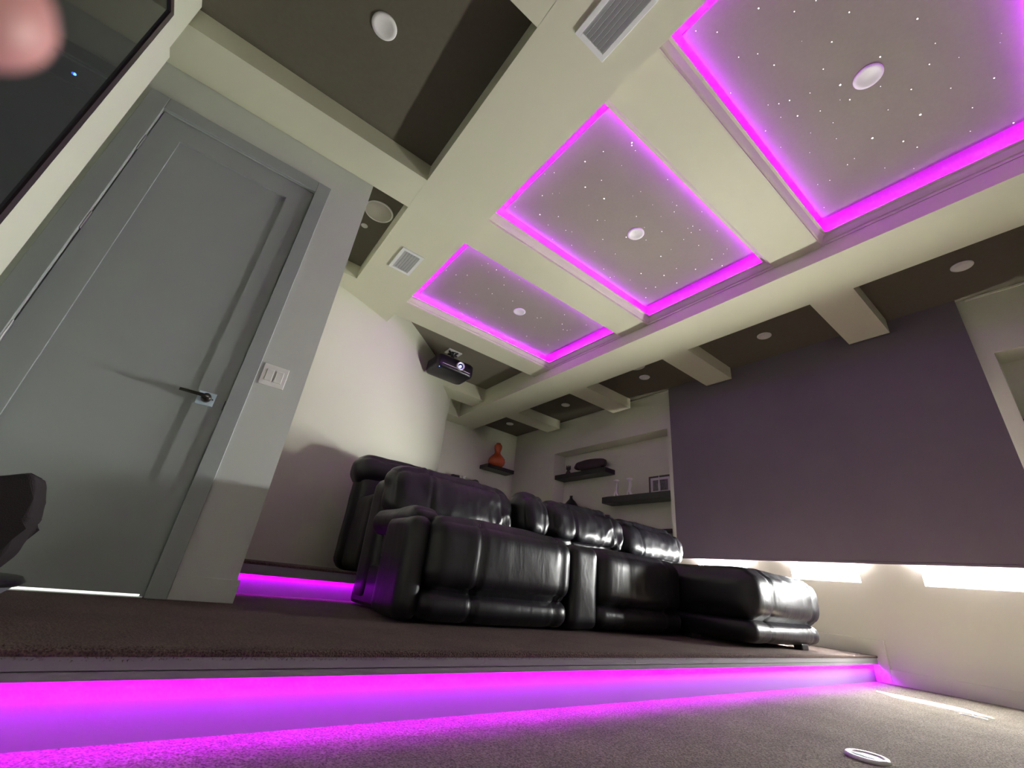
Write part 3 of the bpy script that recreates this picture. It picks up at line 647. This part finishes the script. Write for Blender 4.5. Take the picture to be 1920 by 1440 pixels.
# ---------------------------------------------------------------- things on the floor
g = thing('floor_disc', 'small round white disc lying on the carpet at the bottom right', 'disc', (2.0, .655, 0))
bm = B(); lathe(bm, [(.042, .004), (.046, .009), (.056, .009), (.060, .0)], (2.0, .655, 0), n=48); obj('rim', bm, WHITE, g, smooth=True)
bm = B(); lathe(bm, [(0, .006), (.043, .005), (.043, .0)], (2.0, .655, 0), n=48); obj('face', bm, mat('disc_face', (.55, .68, .74), .3), g, smooth=True)
bm = B()
for dy in (-.028, .028): tube(bm, [(3.70+.014*math.cos(a), .685+dy+.025*math.sin(a), .004) for a in [2*math.pi*k/18 for k in range(19)]], .0016, 6)
tube(bm, [(3.69, .682, .004), (3.71, .688, .008), (3.70, .69, .004)], .003, 6)
tag(obj('wire_clip', bm, STEEL, smooth=True), 'small grey wire clip lying on the carpet near the right baseboard', 'clip')

# ---------------------------------------------------------------- fingertip close to the lens
hand = thing('person', "blurred pink fingertip of the person taking the picture, top left corner", 'person', campt(-46, -4, .045))
path = [(-56, -6, .0450), (-120, -70, .0455), (-260, -130, .0470), (-430, -215, .0490), (-640, -300, .0520), (-900, -390, .0570)]
cen = [campt(*q) for q in path]
rad = [.0064, .0066, .0069, .0070, .0076, .0080]
d0 = (cen[0]-cen[1]).normalized()
P = [cen[0]+d0*.0064*math.sin(a) for a in (1.56, 1.35, 1.1, .8, .5, .25)]+cen
Rr = [.0064*math.cos(a) for a in (1.56, 1.35, 1.1, .8, .5, .25)]+rad
bm = B(); tube(bm, P, Rr, 40); obj('finger', bm, SKIN, hand, smooth=True)
# nail on the side away from the lens
bm = B(); vz = ray(-90, -50).normalized(); ax_ = (cen[0]-cen[2]).normalized(); sd = ax_.cross(vz).normalized(); nz = sd.cross(ax_).normalized()
if nz.dot(vz) < 0: nz = -nz
g_ = [[bm.verts.new(cen[1]+ax_*(-.0075+.0085*i/8)+sd*.0048*math.sin(th)*(1-.25*(i/8)**3)+nz*(.0068*math.cos(th)-.0012*(i/8)**2)) for th in [(-.8+1.6*j/8) for j in range(9)]] for i in range(9)]
for i in range(8):
    for j in range(8): bm.faces.new((g_[i][j], g_[i+1][j], g_[i+1][j+1], g_[i][j+1]))
obj('nail', bm, NAIL, hand, smooth=True)

# ---------------------------------------------------------------- lights
def area(name, loc, rot, sx, sy, power, col):
    l = bpy.data.lights.new(name, 'AREA'); l.shape = 'RECTANGLE'; l.size = sx; l.size_y = sy; l.energy = power; l.color = col
    o = bpy.data.objects.new(name, l); COL.objects.link(o); o.location = loc; o.rotation_euler = rot; return o
for i, (a, b) in enumerate(wins):
    # light plane faces -x; x size along z, y size along y
    area('daylight', (XW+.052, (a+b)/2, .775), (0, math.radians(126), 0), .15, b-a-.005, 80, (1, .985, .93))
    area('skylight', (XW+.05, (a+b)/2, .80), (0, math.radians(58), 0), .13, b-a-.01, 42, (.95, .98, 1))
sl = bpy.data.lights.new('sun', 'SUN'); sl.energy = 420; sl.angle = math.radians(.6); sl.color = (1, .95, .85)
so = bpy.data.objects.new('sun', sl); COL.objects.link(so); so.rotation_euler = Vector((-.72, -.61, -.775)).to_track_quat('-Z', 'Y').to_euler(); so.location = (8, 5, 6)
area('hall_light', (-.40, DW+.45, 1.6), (0, 0, 0), .6, .4, 14, (1, 1, .92))
w = bpy.data.worlds.new('world'); bpy.context.scene.world = w; w.use_nodes = True
w.node_tree.nodes['Background'].inputs[0].default_value = (.95, .98, 1, 1); w.node_tree.nodes['Background'].inputs[1].default_value = 7

# ---------------------------------------------------------------- camera
cd = bpy.data.cameras.new('camera'); cam = bpy.data.objects.new('camera', cd); COL.objects.link(cam)
cd.sensor_fit = 'HORIZONTAL'; cd.sensor_width = 36; cd.lens = F/1920*36; cd.clip_start = .002
cam.matrix_world = Matrix.Translation(CAM) @ RC.transposed().to_4x4()
cd.dof.use_dof = True; cd.dof.focus_distance = 2.6; cd.dof.aperture_fstop = 5.6
sc = bpy.context.scene; sc.camera = cam
sc.view_settings.view_transform = 'Standard'; sc.view_settings.look = 'None'; sc.view_settings.gamma = 1; sc.view_settings.exposure = 0
sc.view_settings.use_curve_mapping = False
sc.cycles.use_denoising = True
sc.cycles.max_bounces = 12; sc.cycles.diffuse_bounces = 7; sc.cycles.sample_clamp_indirect = 60
